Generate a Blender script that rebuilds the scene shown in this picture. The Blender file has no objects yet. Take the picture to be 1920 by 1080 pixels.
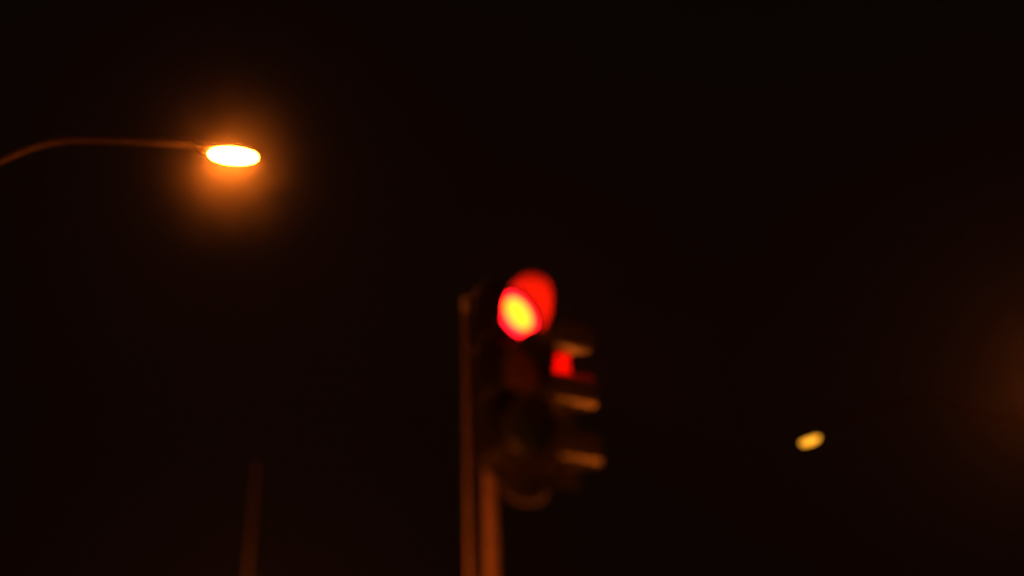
import bpy, bmesh, math, random
from mathutils import Vector, Matrix
R = math.radians
random.seed(7)
scene = bpy.context.scene
C = scene.collection

# ---------------------------------------------------------------- camera
CAM_POS = Vector((0, 0, 1.75))
PITCH, ROLL = 36.5, -2.5
FOC = 50.0
cam_d = bpy.data.cameras.new('camera')
cam = bpy.data.objects.new('camera', cam_d)
C.objects.link(cam)
cam_rot = Matrix.Rotation(R(90 + PITCH), 3, 'X') @ Matrix.Rotation(R(ROLL), 3, 'Z')
cam.matrix_world = Matrix.Translation(CAM_POS) @ cam_rot.to_4x4()
cam_d.lens = FOC
cam_d.sensor_width = 36
cam_d.clip_end = 2000
cam_d.dof.use_dof = True                       # focused near the big lamp: the signal in front and the far lamp are soft
cam_d.dof.focus_distance = 11.6
cam_d.dof.aperture_fstop = 0.19
scene.camera = cam

# ---------------------------------------------------------------- night sky
w = bpy.data.worlds.new('World'); scene.world = w; w.use_nodes = True
bg = w.node_tree.nodes['Background']
bg.inputs['Color'].default_value = (1.0, 0.75, 0.5, 1)     # city night sky, clouded over
bg.inputs['Strength'].default_value = 0.0011

# ---------------------------------------------------------------- picture
vs = scene.view_settings
vs.view_transform = 'Standard'; vs.look = 'None'; vs.exposure = 0; vs.gamma = 1
cy = scene.cycles
cy.use_denoising = True
cy.volume_step_rate = 0.5
cy.max_bounces = 6; cy.volume_bounces = 1
cy.sample_clamp_indirect = 4.0
cy.caustics_reflective = False; cy.caustics_refractive = False

# ---------------------------------------------------------------- pixel helper (pixels of the 1920 photograph)
FPX = FOC / 36 * 1920
def ray(px, py):
    return cam_rot @ Vector(((px - 960) / FPX, -(py - 540) / FPX, -1))
def at_depth(px, py, d):
    return CAM_POS + ray(px, py) * d
def at_height(px, py, z):
    v = ray(px, py); return CAM_POS + v * ((z - CAM_POS.z) / v.z)
def at_dist(px, py, hd):                        # at a horizontal distance
    v = ray(px, py); return CAM_POS + v * (hd / math.hypot(v.x, v.y))
def project(p):
    q = cam_rot.transposed() @ (Vector(p) - CAM_POS)
    return (960 + FPX * q.x / -q.z, 540 - FPX * q.y / -q.z, -q.z)

# ---------------------------------------------------------------- materials
def mat(name, col, rough=0.6, metal=0.0, noise=0.25, scale=8.0, bump=0.0, spec=0.5):
    m = bpy.data.materials.new(name); m.use_nodes = True
    nt = m.node_tree; b = nt.nodes['Principled BSDF']
    b.inputs['Roughness'].default_value = rough
    b.inputs['Metallic'].default_value = metal
    b.inputs['Specular IOR Level'].default_value = spec
    tc = nt.nodes.new('ShaderNodeTexCoord')
    n = nt.nodes.new('ShaderNodeTexNoise'); n.inputs['Scale'].default_value = scale
    n.inputs['Detail'].default_value = 6
    nt.links.new(tc.outputs['Object'], n.inputs['Vector'])
    r = nt.nodes.new('ShaderNodeValToRGB')
    r.color_ramp.elements[0].position = 0.3; r.color_ramp.elements[1].position = 0.7
    r.color_ramp.elements[0].color = (*[c * (1 - noise) for c in col], 1)
    r.color_ramp.elements[1].color = (*[min(1, c * (1 + noise)) for c in col], 1)
    nt.links.new(n.outputs['Fac'], r.inputs['Fac'])
    nt.links.new(r.outputs['Color'], b.inputs['Base Color'])
    if bump:
        bp = nt.nodes.new('ShaderNodeBump'); bp.inputs['Strength'].default_value = bump
        bp.inputs['Distance'].default_value = 0.01
        nt.links.new(n.outputs['Fac'], bp.inputs['Height'])
        nt.links.new(bp.outputs['Normal'], b.inputs['Normal'])
    return m
def glow_mat(name, col, strength):
    m = bpy.data.materials.new(name); m.use_nodes = True
    b = m.node_tree.nodes['Principled BSDF']
    b.inputs['Base Color'].default_value = (0.8, 0.8, 0.78, 1)
    b.inputs['Roughness'].default_value = 0.3
    b.inputs['Emission Color'].default_value = (*col, 1)
    b.inputs['Emission Strength'].default_value = strength
    return m
def lit_lens_mat(name, strength, g=1.0):
    """Lit red lens: the lamp and its reflector shine hottest through the middle of the lens, a duller ring round it."""
    m = bpy.data.materials.new(name); m.use_nodes = True
    nt = m.node_tree; b = nt.nodes['Principled BSDF']
    b.inputs['Base Color'].default_value = (0.3, 0.01, 0.01, 1); b.inputs['Roughness'].default_value = 0.2
    tc = nt.nodes.new('ShaderNodeTexCoord')
    sp = nt.nodes.new('ShaderNodeSeparateXYZ'); nt.links.new(tc.outputs['Object'], sp.inputs[0])
    cb = nt.nodes.new('ShaderNodeCombineXYZ')
    nt.links.new(sp.outputs['X'], cb.inputs['X']); nt.links.new(sp.outputs['Z'], cb.inputs['Z'])
    ln = nt.nodes.new('ShaderNodeVectorMath'); ln.operation = 'LENGTH'; nt.links.new(cb.outputs[0], ln.inputs[0])
    mr = nt.nodes.new('ShaderNodeMapRange'); mr.inputs['From Max'].default_value = 0.15
    nt.links.new(ln.outputs['Value'], mr.inputs['Value'])
    cr = nt.nodes.new('ShaderNodeValToRGB')
    e = cr.color_ramp.elements
    e[0].position = 0.0; e[0].color = (1.0, 0.0092*g, 0.0003*g, 1)
    e[1].position = 1.0; e[1].color = (0.06, 0.0003*g, 0.0009*g, 1)
    k = e.new(0.60); k.color = (1.0, 0.0090*g, 0.0003*g, 1)
    k = e.new(0.73); k.color = (0.12, 0.0006*g, 0.0011*g, 1)
    nt.links.new(mr.outputs[0], cr.inputs['Fac'])
    nt.links.new(cr.outputs['Color'], b.inputs['Emission Color'])
    b.inputs['Emission Strength'].default_value = strength
    return m
SODIUM = (1.0, 0.165, 0.011)
M = dict(
    asphalt=mat('asphalt', (0.05, 0.05, 0.052), 0.9, scale=60, bump=0.4),
    paving=mat('paving', (0.22, 0.21, 0.2), 0.85, scale=20, bump=0.3),
    kerb=mat('kerb_stone', (0.3, 0.29, 0.28), 0.8, scale=12, bump=0.2),
    soil=mat('soil', (0.06, 0.07, 0.04), 0.95, scale=3),
    paint=mat('road_paint', (0.7, 0.7, 0.68), 0.7, scale=30),
    galv=mat('galvanised_steel', (0.23, 0.165, 0.15), 0.5, 0.0, 0.15, 14),
    lamp_steel=mat('lamp_steel', (0.095, 0.08, 0.07), 0.7, 0.0, 0.15, 10),
    dark_steel=mat('dark_painted_steel', (0.014, 0.013, 0.013), 0.8, 0.0, 0.2, 10, spec=0.2),
    post=mat('weathered_post_paint', (0.20, 0.15, 0.085), 0.6, 0.0, 0.2, 6),
    mast=mat('mast_paint', (0.026, 0.022, 0.019), 0.9, 0.0, 0.3, 6),
    bracket=mat('bracket_steel', (0.12, 0.115, 0.11), 0.5),
    housing=mat('signal_housing_black', (0.006, 0.006, 0.006), 0.6, noise=0.3, scale=12, spec=0.25),
    visor=mat('signal_visor_black', (0.025, 0.025, 0.025), 0.20, noise=0.3, scale=15, spec=0.11),
    visor_matt=mat('signal_visor_matt', (0.011, 0.011, 0.011), 0.55, noise=0.3, scale=15, spec=0.3),
    amber=mat('amber_lens_off', (0.05, 0.018, 0.002), 0.4, noise=0.1, scale=60),
    green=mat('green_lens_off', (0.001, 0.008, 0.005), 0.4, noise=0.1, scale=60),
    red=lit_lens_mat('red_lens_lit', 120.0),
    red_strong=lit_lens_mat('red_lens_strong', 900.0, 0.2),
    bowl=glow_mat('sodium_bowl', SODIUM, 460.0),
    bowl_dim=glow_mat('sodium_bowl_dim', (1.0, 0.40, 0.022), 2.0),
    globe=glow_mat('sodium_globe', SODIUM, 400.0),
)

# ---------------------------------------------------------------- mesh helpers
def link(name, bm, m, parent=None, smooth=True):
    bmesh.ops.recalc_face_normals(bm, faces=bm.faces[:])
    me = bpy.data.meshes.new(name); bm.to_mesh(me); bm.free()
    if smooth:
        for p in me.polygons: p.use_smooth = True
        me.set_sharp_from_angle(angle=R(38))
    me.materials.append(M[m])
    o = bpy.data.objects.new(name, me); C.objects.link(o)
    if parent: o.parent = parent
    return o
def thing(name, label, cat, loc, group=None):
    o = bpy.data.objects.new(name, None); C.objects.link(o)
    o.location = loc; o.empty_display_size = 0.2
    o['label'] = label; o['category'] = cat
    if group: o['group'] = group
    return o
def box(bm, x0, x1, y0, y1, z0, z1, bev=0.0, seg=2):
    mt = Matrix.Translation(((x0+x1)/2, (y0+y1)/2, (z0+z1)/2)) @ Matrix.Diagonal((x1-x0, y1-y0, z1-z0, 1))
    r = bmesh.ops.create_cube(bm, size=1, matrix=mt)
    if bev:
        es = {e for v in r['verts'] for e in v.link_edges}
        bmesh.ops.bevel(bm, geom=list(es), offset=bev, segments=seg, profile=0.5, affect='EDGES')
def tube(bm, pts, rads, n=16, cap=True):
    pts = [Vector(p) for p in pts]
    if not hasattr(rads, '__len__'): rads = [rads] * len(pts)
    rings = []; ref = None
    for i, p in enumerate(pts):
        t = (pts[min(i+1, len(pts)-1)] - pts[max(i-1, 0)]).normalized()
        if ref is None:
            ref = Vector((1, 0, 0)) if abs(t.x) < 0.8 else Vector((0, 1, 0))
        u = (ref - t * ref.dot(t)).normalized(); ref = u; v = t.cross(u)
        rings.append([bm.verts.new(p + (u*math.cos(a) + v*math.sin(a)) * rads[i])
                      for a in (2*math.pi*k/n for k in range(n))])
    for a, b in zip(rings, rings[1:]):
        for k in range(n): bm.faces.new((a[k], a[(k+1) % n], b[(k+1) % n], b[k]))
    if cap:
        bm.faces.new(rings[0][::-1]); bm.faces.new(rings[-1])
def lathe(bm, prof, n=24, origin=(0, 0, 0), sx=1.0, sy=1.0):
    o = Vector(origin); rings = []
    for r, z in prof:
        if r < 1e-6: rings.append([bm.verts.new(o + Vector((0, 0, z)))])
        else: rings.append([bm.verts.new(o + Vector((r*sx*math.cos(2*math.pi*k/n), r*sy*math.sin(2*math.pi*k/n), z))) for k in range(n)])
    for a, b in zip(rings, rings[1:]):
        for k in range(n):
            k2 = (k+1) % n
            if len(a) == 1 and len(b) == 1: continue
            if len(a) == 1: bm.faces.new((a[0], b[k2], b[k]))
            elif len(b) == 1: bm.faces.new((a[k], a[k2], b[0]))
            else: bm.faces.new((a[k], a[k2], b[k2], b[k]))
    for r in (rings[0], rings[-1]):
        if len(r) > 1: bm.faces.new(r)
def smooth_path(pts, n=10):                     # Catmull-Rom through the points
    P = [Vector(p) for p in pts]; P = [P[0]*2 - P[1]] + P + [P[-1]*2 - P[-2]]
    out = []
    for i in range(1, len(P)-2):
        a, b, c, d = P[i-1:i+3]
        for k in range(n):
            t = k / n
            out.append(0.5*((2*b) + (c-a)*t + (2*a-5*b+4*c-d)*t*t + (3*b-a-3*c+d)*t**3))
    return out + [P[-2]]

# ---------------------------------------------------------------- ground, road, pavement
def struct(name, bm, m, parent=None):
    o = link(name, bm, m, parent, smooth=False)
    if parent is None: o['kind'] = 'structure'
    return o
PAVE = 0.15
bm = bmesh.new(); box(bm, -120, 120, -120, 120, -0.3, -0.02); struct('ground', bm, 'soil')
bm = bmesh.new(); box(bm, -120, 120, 1.0, 4.4, -0.016, 0.0); struct('road', bm, 'asphalt')
bm = bmesh.new(); box(bm, -120, 120, -4.0, 0.85, -0.016, PAVE); near_pave = struct('pavement', bm, 'paving')
bm = bmesh.new(); box(bm, -120, 120, 4.55, 20.0, -0.016, PAVE); struct('pavement', bm, 'paving')
for y0, y1 in ((0.853, 1.0), (4.4, 4.547)):
    bm = bmesh.new(); box(bm, -120, 120, y0, y1, -0.016, PAVE + 0.004, 0.012); struct('kerb', bm, 'kerb')
bm = bmesh.new()
for k in range(-12, 13):
    box(bm, k*6.0, k*6.0 + 3.0, 2.65, 2.77, 0.002, 0.005)
struct('lane_marking', bm, 'paint')

# ---------------------------------------------------------------- traffic light
RED_A = at_depth(967, 592, 8.15)               # middle of the red lens that faces the camera
TH_A, TH_B = R(43), R(113)
nA = Vector((math.sin(TH_A), -math.cos(TH_A), 0)); nB = Vector((math.sin(TH_B), -math.cos(TH_B), 0))
pole_xy = RED_A - nA * 0.268
PX, PY = pole_xy.x, pole_xy.y
ZR = RED_A.z
SP = 0.387                                       # spacing of the sections
tl = thing('traffic_light', 'black two-headed traffic light on a steel pole, red lenses lit', 'traffic light', (PX, PY, PAVE))
inv = Vector((PX, PY, PAVE))
zt = ZR - PAVE
bm = bmesh.new()
tube(bm, [(0, 0, 0.0), (0, 0, 2.5), (0, 0, zt + 0.10)], [0.045, 0.034, 0.032], 24)
link('pole', bm, 'galv', tl)
bm = bmesh.new(); lathe(bm, [(0.032, 0), (0.038, 0.004), (0.038, 0.02), (0.025, 0.035), (0, 0.04)], 20, (0, 0, zt + 0.10)); link('pole_cap', bm, 'galv', tl)
bm = bmesh.new(); box(bm, -0.15, 0.15, -0.15, 0.15, 0.0, 0.018, 0.006); link('base_plate', bm, 'galv', tl)
for sx in (-1, 1):
    for sy in (-1, 1):
        bm = bmesh.new(); tube(bm, [(sx*0.115, sy*0.115, 0.018), (sx*0.115, sy*0.115, 0.05)], 0.013, 6); link('anchor_bolt', bm, 'galv', tl)
bm = bmesh.new(); box(bm, -0.04, 0.04, -0.068, -0.05, 0.5, 0.75, 0.008); link('hatch', bm, 'galv', tl)

def section_meshes():
    W, H, D = 0.36, SP - 0.006, 0.19
    out = {}
    bm = bmesh.new(); box(bm, -W/2, W/2, -D, 0, -H/2, H/2, 0.022, 3); out['housing'] = bm
    # door: rounded square with a round hole, 18 mm thick
    bm = bmesh.new(); n = 48; w, h, rc = W/2 - 0.012, H/2 - 0.010, 0.03
    def outer(a):
        c, s = math.cos(a), math.sin(a)
        p = 8.0
        k = (abs(c/w)**p + abs(s/h)**p) ** (-1/p)
        return c*k, s*k
    rings = []
    for y, f in ((0.001, 'o'), (0.014, 'o'), (0.018, 'm'), (0.018, 'i'), (0.001, 'i')):
        ring = []
        for k in range(n):
            a = 2*math.pi*k/n
            x, z = outer(a)
            if f == 'm': x *= 0.975; z *= 0.975
            if f == 'i': x, z = 0.150*math.cos(a), 0.150*math.sin(a)
            ring.append(bm.verts.new((x, y, z)))
        rings.append(ring)
    for a, b in zip(rings, rings[1:] + rings[:1]):
        for k in range(n): bm.faces.new((a[k], a[(k+1) % n], b[(k+1) % n], b[k]))
    out['door'] = bm
    # lens: shallow dome with a flat back
    bm = bmesh.new(); rr = []
    m_ = 40
    for j in range(0, 8):
        r = 0.149 * (1 - j/8); y = 0.006 + 0.026 * math.sqrt(max(0, 1 - (r/0.152)**2))
        rr.append([bm.verts.new((r*math.cos(2*math.pi*k/m_), y, r*math.sin(2*math.pi*k/m_))) for k in range(m_)])
    tip = bm.verts.new((0, 0.033, 0))
    for a, b in zip(rr, rr[1:]):
        for k in range(m_): bm.faces.new((a[k], a[(k+1) % m_], b[(k+1) % m_], b[k]))
    for k in range(m_): bm.faces.new((rr[-1][k], rr[-1][(k+1) % m_], tip))
    bm.faces.new(rr[0])
    out['lens'] = bm
    # cutaway visor: a hood, long over the top, swept back to nothing low down at the sides
    for key, LEN, T0, FI in (('visor', 0.205, R(28), R(126)), ('long_visor', 0.265, R(127), R(146))):
      bm = bmesh.new(); n = 44
      def length(phi):
          a = abs(phi)
          t = min(1, max(0, (a - T0) / (FI - T0)))
          t = t
          return LEN*(1-t) + 0.03*t
      grid = {}
      for side, r0 in ((0, 0.156), (1, 0.161)):
          for i in range(n+1):
              phi = -FI + 2*FI*i/n
              for j in range(9):
                  y = 0.014 + length(phi)*j/8
                  r = r0 + 0.008*(j/8)
                  grid[side, i, j] = bm.verts.new((r*math.sin(phi), y, r*math.cos(phi)))
      for i in range(n):
          for j in range(8):
              for s in (0, 1):
                  bm.faces.new((grid[s, i, j], grid[s, i+1, j], grid[s, i+1, j+1], grid[s, i, j+1]))
          for j in (0, 8):
              bm.faces.new((grid[0, i, j], grid[0, i+1, j], grid[1, i+1, j], grid[1, i, j]))
      for i in (0, n):
          for j in range(8):
              bm.faces.new((grid[0, i, j], grid[0, i, j+1], grid[1, i, j+1], grid[1, i, j]))
      out[key] = bm
    bm = bmesh.new()
    tube(bm, [(W/2 - 0.02, 0.004, -0.02), (W/2 - 0.02, 0.004, 0.02)], 0.009, 8)
    tube(bm, [(W/2 - 0.02, 0.004, 0), (W/2 - 0.02, 0.03, 0)], 0.006, 8)
    out['latch'] = bm
    return out
sec = section_meshes(); sec_me = {}
for k, bm in sec.items():
    o = link(k, bm, {'housing': 'housing', 'door': 'housing', 'lens': 'red', 'visor': 'visor_matt', 'long_visor': 'visor', 'latch': 'housing'}[k])
    sec_me[k] = o.data; bpy.data.objects.remove(o)
lens_me = {'red': sec_me['lens']}
for k in ('amber', 'green', 'red_strong'):
    lens_me[k] = sec_me['lens'].copy(); lens_me[k].materials.clear(); lens_me[k].materials.append(M[k])
def child(name, me, parent, loc=(0, 0, 0), rot=None):
    o = bpy.data.objects.new(name, me); C.objects.link(o); o.parent = parent; o.location = loc
    if rot is not None: o.rotation_euler = (0, 0, rot)
    return o
def head(n, th, front, lift=0.0):
    rot = math.pi + th                           # local +Y becomes the facing direction
    for k, colour in enumerate(('red', 'amber', 'green')):
        loc = n * front; loc.z = zt + lift - SP * k
        h = child('housing', sec_me['housing'], tl, loc, rot)
        child('door', sec_me['door'], h); child('visor', sec_me['visor' if n is nA else 'long_visor'], h); child('latch', sec_me['latch'], h)
        l = child('lens', lens_me['red_strong' if (colour == 'red' and n is nB) else colour], h)
        l['label'] = {'red': 'lit red lens', 'amber': 'unlit amber lens', 'green': 'unlit green lens'}[colour]
    back = front - 0.192
    for z in (zt - 0.02, zt - 2*SP + 0.02):
        bm = bmesh.new()
        s = n.cross(Vector((0, 0, 1)))
        tube(bm, [n*0.03 + Vector((0, 0, z)), n*(back) + Vector((0, 0, z))], 0.021, 12)
        tube(bm, [n*(back - 0.012) + Vector((0, 0, z)), n*(back + 0.001) + Vector((0, 0, z))], 0.05, 16)
        link('bracket_arm', bm, 'bracket', tl)
        dz = 0.0 if n is nA else 0.10
        bm = bmesh.new(); lathe(bm, [(0.058, -0.04), (0.067, -0.035), (0.067, 0.035), (0.058, 0.04)], 20, (0, 0, z)) if n is nA else None
        if n is nA: link('clamp_band', bm, 'bracket', tl)
        else: bm.free()
FRONT_B = 0.335
head(nA, TH_A, 0.268)
head(nB, TH_B, FRONT_B, 0.035)
# curved lower bracket that ties the turned head to the pole
s0 = Vector((0, 0, zt - 2.5*SP - 0.03))
pts = smooth_path([s0 + nB*0.05 + Vector((0, 0, 0.03)), s0 + nB*0.11 + Vector((0, 0, -0.035)), s0 + nB*0.20 + Vector((0, 0, -0.06)),
                   s0 + nB*0.30 + Vector((0, 0, -0.03)), s0 + nB*0.33 + Vector((0, 0, 0.03))], 8)
bm = bmesh.new(); tube(bm, pts, 0.014, 12); link('curved_bracket', bm, 'bracket', tl)
print('CHK red A', project(RED_A), 'z', ZR, 'pole@', project((PX, PY, ZR)), project((PX, PY, ZR-1.3)),
      'red B', project(Vector((PX, PY, ZR)) + nB*FRONT_B), 'B green', project(Vector((PX, PY, ZR-2*SP)) + nB*FRONT_B))

# ---------------------------------------------------------------- slim post beside the traffic light
top = at_dist(873, 558, math.hypot(PX, PY) + 0.12)
sp_ = thing('sign_post', 'slim brown steel post standing beside the traffic light pole', 'post', (top.x, top.y, PAVE))
hz = top.z - PAVE
bm = bmesh.new(); tube(bm, [(0, 0, 0), (0, 0, hz*0.5), (0, 0, hz - 0.11)], [0.024, 0.021, 0.019], 20); link('shaft', bm, 'post', sp_)
bm = bmesh.new(); lathe(bm, [(0.019, -0.11), (0.023, -0.108), (0.023, -0.02), (0.022, -0.006), (0, 0.0)], 20, (0, 0, hz)); link('cap', bm, 'paint', sp_)
bm = bmesh.new(); lathe(bm, [(0.035, 0.0), (0.11, 0.0), (0.11, 0.014), (0.042, 0.02), (0.036, 0.07)], 20); link('base_flange', bm, 'post', sp_)

# ---------------------------------------------------------------- street lamps
def street_lamp(lens_mid, arm_az, label, bowl_mat, steel, L=0.50, HW=0.094, back=2.9, tilt=3.0):
    """Curved-arm street lamp; lens_mid is the middle of its bowl, arm_az the direction in which the arm points (degrees)."""
    a = R(arm_az); d = Vector((math.cos(a), math.sin(a), 0)); up = Vector((0, 0, 1))
    lm = Vector(lens_mid)
    base = lm - d * back
    t = thing('street_lamp', label, 'street lamp', (base.x, base.y, PAVE), 'street lamps along the road')
    o = Vector((base.x, base.y, PAVE))
    rel = lambda v: v - o
    arm_end = lm - d*0.42 + up*0.155
    ae = rel(arm_end)
    z0 = ae.z - 1.55
    # shaft
    bm = bmesh.new(); tube(bm, [(0, 0, 0), (0, 0, 1.2), (0, 0, z0)], [0.11, 0.10, 0.055], 24); link('pole', bm, steel, t)
    bm = bmesh.new(); lathe(bm, [(0.11, 0), (0.2, 0), (0.2, 0.02), (0.13, 0.03), (0.115, 0.12)], 24); link('base_flange', bm, steel, t)
    bm = bmesh.new(); box(bm, -0.05, 0.05, -0.125, -0.085, 0.6, 0.9, 0.01); link('hatch', bm, steel, t)
    hx = back - 0.42
    pts = smooth_path([(d*0).to_tuple(), (up*0.0).to_tuple()], 1)[:0]
    ctrl = [up*(z0-0.15), up*(z0+0.25) + d*0.02, up*(z0+0.72) + d*0.22, up*(z0+1.03) + d*0.66,
            up*(z0+1.42) + d*1.20, up*(z0+1.54) + d*1.62, up*(z0+1.55) + d*(hx-0.3), up*(z0+1.55) + d*(hx+0.03)]
    bm = bmesh.new(); tube(bm, smooth_path(ctrl, 8), 0.040, 16); link('arm', bm, steel, t)
    # lamp head, built along local X and turned
    Mt = Matrix.Translation(rel(lm)) @ Matrix.Rotation(a, 4, 'Z') @ Matrix.Rotation(R(tilt), 4, 'Y')
    bm = bmesh.new(); n = 20; rings = []
    prof = [(-0.50, 0.034, 0.14, 0.034), (-0.42, 0.042, 0.125, 0.042), (-0.32, 0.065, 0.075, 0.06), (-0.20, 0.088, 0.052, 0.06),
            (0.05, 0.088, 0.05, 0.065), (0.18, 0.074, 0.05, 0.055), (0.24, 0.04, 0.05, 0.03), (0.26, 0.012, 0.046, 0.012)]
    for x, hw, zb, hh in prof:
        ring = []
        for k in range(n):
            an = 2*math.pi*k/n; c, s = math.cos(an), math.sin(an)
            ring.append(bm.verts.new((x*L/0.5, hw*c, zb + (hh*s if s > 0 else 0.020*s))))
        rings.append(ring)
    for p, q in zip(rings, rings[1:]):
        for k in range(n): bm.faces.new((p[k], p[(k+1) % n], q[(k+1) % n], q[k]))
    bm.faces.new(rings[0]); bm.faces.new(rings[-1])
    bm.transform(Mt); h = link('housing', bm, steel, t)
    bm = bmesh.new()
    lathe(bm, [(0.98, 0.036), (1.02, 0.016), (1.0, 0.0), (0.92, -0.014), (0.75, -0.028), (0.5, -0.038), (0.25, -0.043), (0, -0.045)], 28, (0.02, 0, 0), L*0.50, HW)
    bm.transform(Mt); b = link('bowl', bm, bowl_mat, h)
    b['label'] = 'glowing glass bowl'
    return t
LM1 = at_depth(433, 294, 14.0)
street_lamp(LM1, 7, 'street lamp with a curved arm and a blazing white-orange bowl', 'bowl', 'lamp_steel', L=0.47, back=3.1)
LM2 = at_height(1522, 827, LM1.z)
street_lamp(LM2, 150, 'street lamp with a dim yellow bowl on a dark arm', 'bowl_dim', 'dark_steel', L=0.27, HW=0.042, tilt=2)
print('CHK lamps', LM1, LM2, LM2.length)

# ---------------------------------------------------------------- pedestrian lanterns
def lantern(c, label):
    t = thing('lantern_post', label, 'lantern', (c.x, c.y, PAVE if (c.y < 0.85 or c.y > 4.55) else 0.0), 'globe lanterns')
    h = c.z - t.location.z
    bm = bmesh.new(); lathe(bm, [(0.13, 0), (0.13, 0.25), (0.10, 0.32), (0.06, 0.4), (0.055, 1.0), (0.04, h-0.30), (0.065, h-0.27), (0.05, h-0.23)], 20); link('post', bm, 'dark_steel', t)
    bm = bmesh.new(); lathe(bm, [(0.05, h-0.23), (0.08, h-0.18), (0.085, h-0.105), (0.06, h-0.10)], 20); link('collar', bm, 'dark_steel', t)
    bm = bmesh.new()
    lathe(bm, [(0, h-0.12)] + [(0.12*math.sin(math.pi*k/12), h - 0.12*math.cos(math.pi*k/12)) for k in range(1, 12)] + [(0, h+0.12)], 24)
    link('globe', bm, 'globe', t)
    bm = bmesh.new(); lathe(bm, [(0.05, h+0.105), (0.055, h+0.12), (0.03, h+0.15), (0.012, h+0.2), (0.018, h+0.22), (0, h+0.24)], 16); link('finial', bm, 'dark_steel', t)
    return t
LR = at_height(2015, 720, 4.8)
lantern(LR, 'globe lantern on a dark post to the open side of the traffic light')
MB_ = at_dist(470, 1000, 6.9)
mast_top = at_dist(474, 880, 6.9)
ms = thing('flagpole', 'slender bare flagpole rising from the pavement below the blazing street lamp', 'flagpole', (MB_.x, MB_.y, PAVE))
hm = mast_top.z - PAVE
bm = bmesh.new(); tube(bm, [(0, 0, 0), (0, 0, hm*0.5), (0, 0, hm)], [0.04, 0.026, 0.009], 16); link('shaft', bm, 'mast', ms)
bm = bmesh.new(); lathe(bm, [(0, hm-0.002)] + [(0.014*math.sin(math.pi*k/8), hm + 0.012 - 0.014*math.cos(math.pi*k/8)) for k in range(1, 8)] + [(0, hm+0.026)], 16); link('ball', bm, 'mast', ms)
bm = bmesh.new(); lathe(bm, [(0.05, 0), (0.14, 0), (0.14, 0.02), (0.06, 0.03), (0.052, 0.1)], 16); link('base_flange', bm, 'lamp_steel', ms)
lantern(Vector((MB_.x + 0.14, MB_.y - 0.34, 4.1)), 'unseen globe lantern on a dark post, lighting the slender flagpole')  # unseen below the frame, put in to light the flagpole from beneath
print('CHK right lantern', LR, 'mast', MB_, hm)

# ---------------------------------------------------------------- misty night air
bm = bmesh.new(); box(bm, -130, 130, -130, 130, -1.3, 13.5)
hz_m = bpy.data.materials.new('night_haze'); hz_m.use_nodes = True
nt = hz_m.node_tree; nt.nodes.clear()
out = nt.nodes.new('ShaderNodeOutputMaterial'); pv = nt.nodes.new('ShaderNodeVolumePrincipled')
pv.inputs['Color'].default_value = (0.9, 0.9, 0.9, 1)
pv.inputs['Density'].default_value = 0.0006
pv.inputs['Anisotropy'].default_value = 0.6
nt.links.new(pv.outputs[0], out.inputs['Volume'])
M['haze'] = hz_m
hz_o = link('haze', bm, 'haze', smooth=False); hz_o['kind'] = 'stuff'

# extra mist added round two lamps to shape their halos
def mist(c, MR, dens):
    m = bpy.data.materials.new('halo_mist'); m.use_nodes = True
    nt = m.node_tree; nt.nodes.clear(); N = nt.nodes.new; K = nt.links.new
    out = N('ShaderNodeOutputMaterial'); pv = N('ShaderNodeVolumePrincipled'); tc = N('ShaderNodeTexCoord')
    ln = N('ShaderNodeVectorMath'); ln.operation = 'LENGTH'; K(tc.outputs['Object'], ln.inputs[0])
    mr = N('ShaderNodeMapRange'); mr.inputs['From Min'].default_value = MR; mr.inputs['From Max'].default_value = 0.0
    K(ln.outputs['Value'], mr.inputs['Value'])
    pw = N('ShaderNodeMath'); pw.operation = 'POWER'; pw.inputs[1].default_value = 3.6; K(mr.outputs[0], pw.inputs[0])
    nz = N('ShaderNodeTexNoise'); nz.inputs['Scale'].default_value = 2.2; nz.inputs['Detail'].default_value = 1.0; K(tc.outputs['Object'], nz.inputs['Vector'])
    nr = N('ShaderNodeMapRange'); nr.inputs['From Min'].default_value = 0.3; nr.inputs['From Max'].default_value = 0.7
    nr.inputs['To Min'].default_value = 0.55; nr.inputs['To Max'].default_value = 1.45; K(nz.outputs['Fac'], nr.inputs['Value'])
    m1 = N('ShaderNodeMath'); m1.operation = 'MULTIPLY'; K(pw.outputs[0], m1.inputs[0]); K(nr.outputs[0], m1.inputs[1])
    m2 = N('ShaderNodeMath'); m2.operation = 'MULTIPLY'; m2.inputs[1].default_value = dens; K(m1.outputs[0], m2.inputs[0])
    pv.inputs['Color'].default_value = (0.9, 0.9, 0.9, 1)
    K(m2.outputs[0], pv.inputs['Density']); K(pv.outputs[0], out.inputs['Volume'])
    bm = bmesh.new(); bmesh.ops.create_icosphere(bm, subdivisions=4, radius=MR)
    M['mist'] = m
    o = link('halo_mist', bm, 'mist'); o.location = c; o['kind'] = 'stuff'
mist(LM1, 1.4, 0.16)
mist(LR, 1.3, 0.0035)
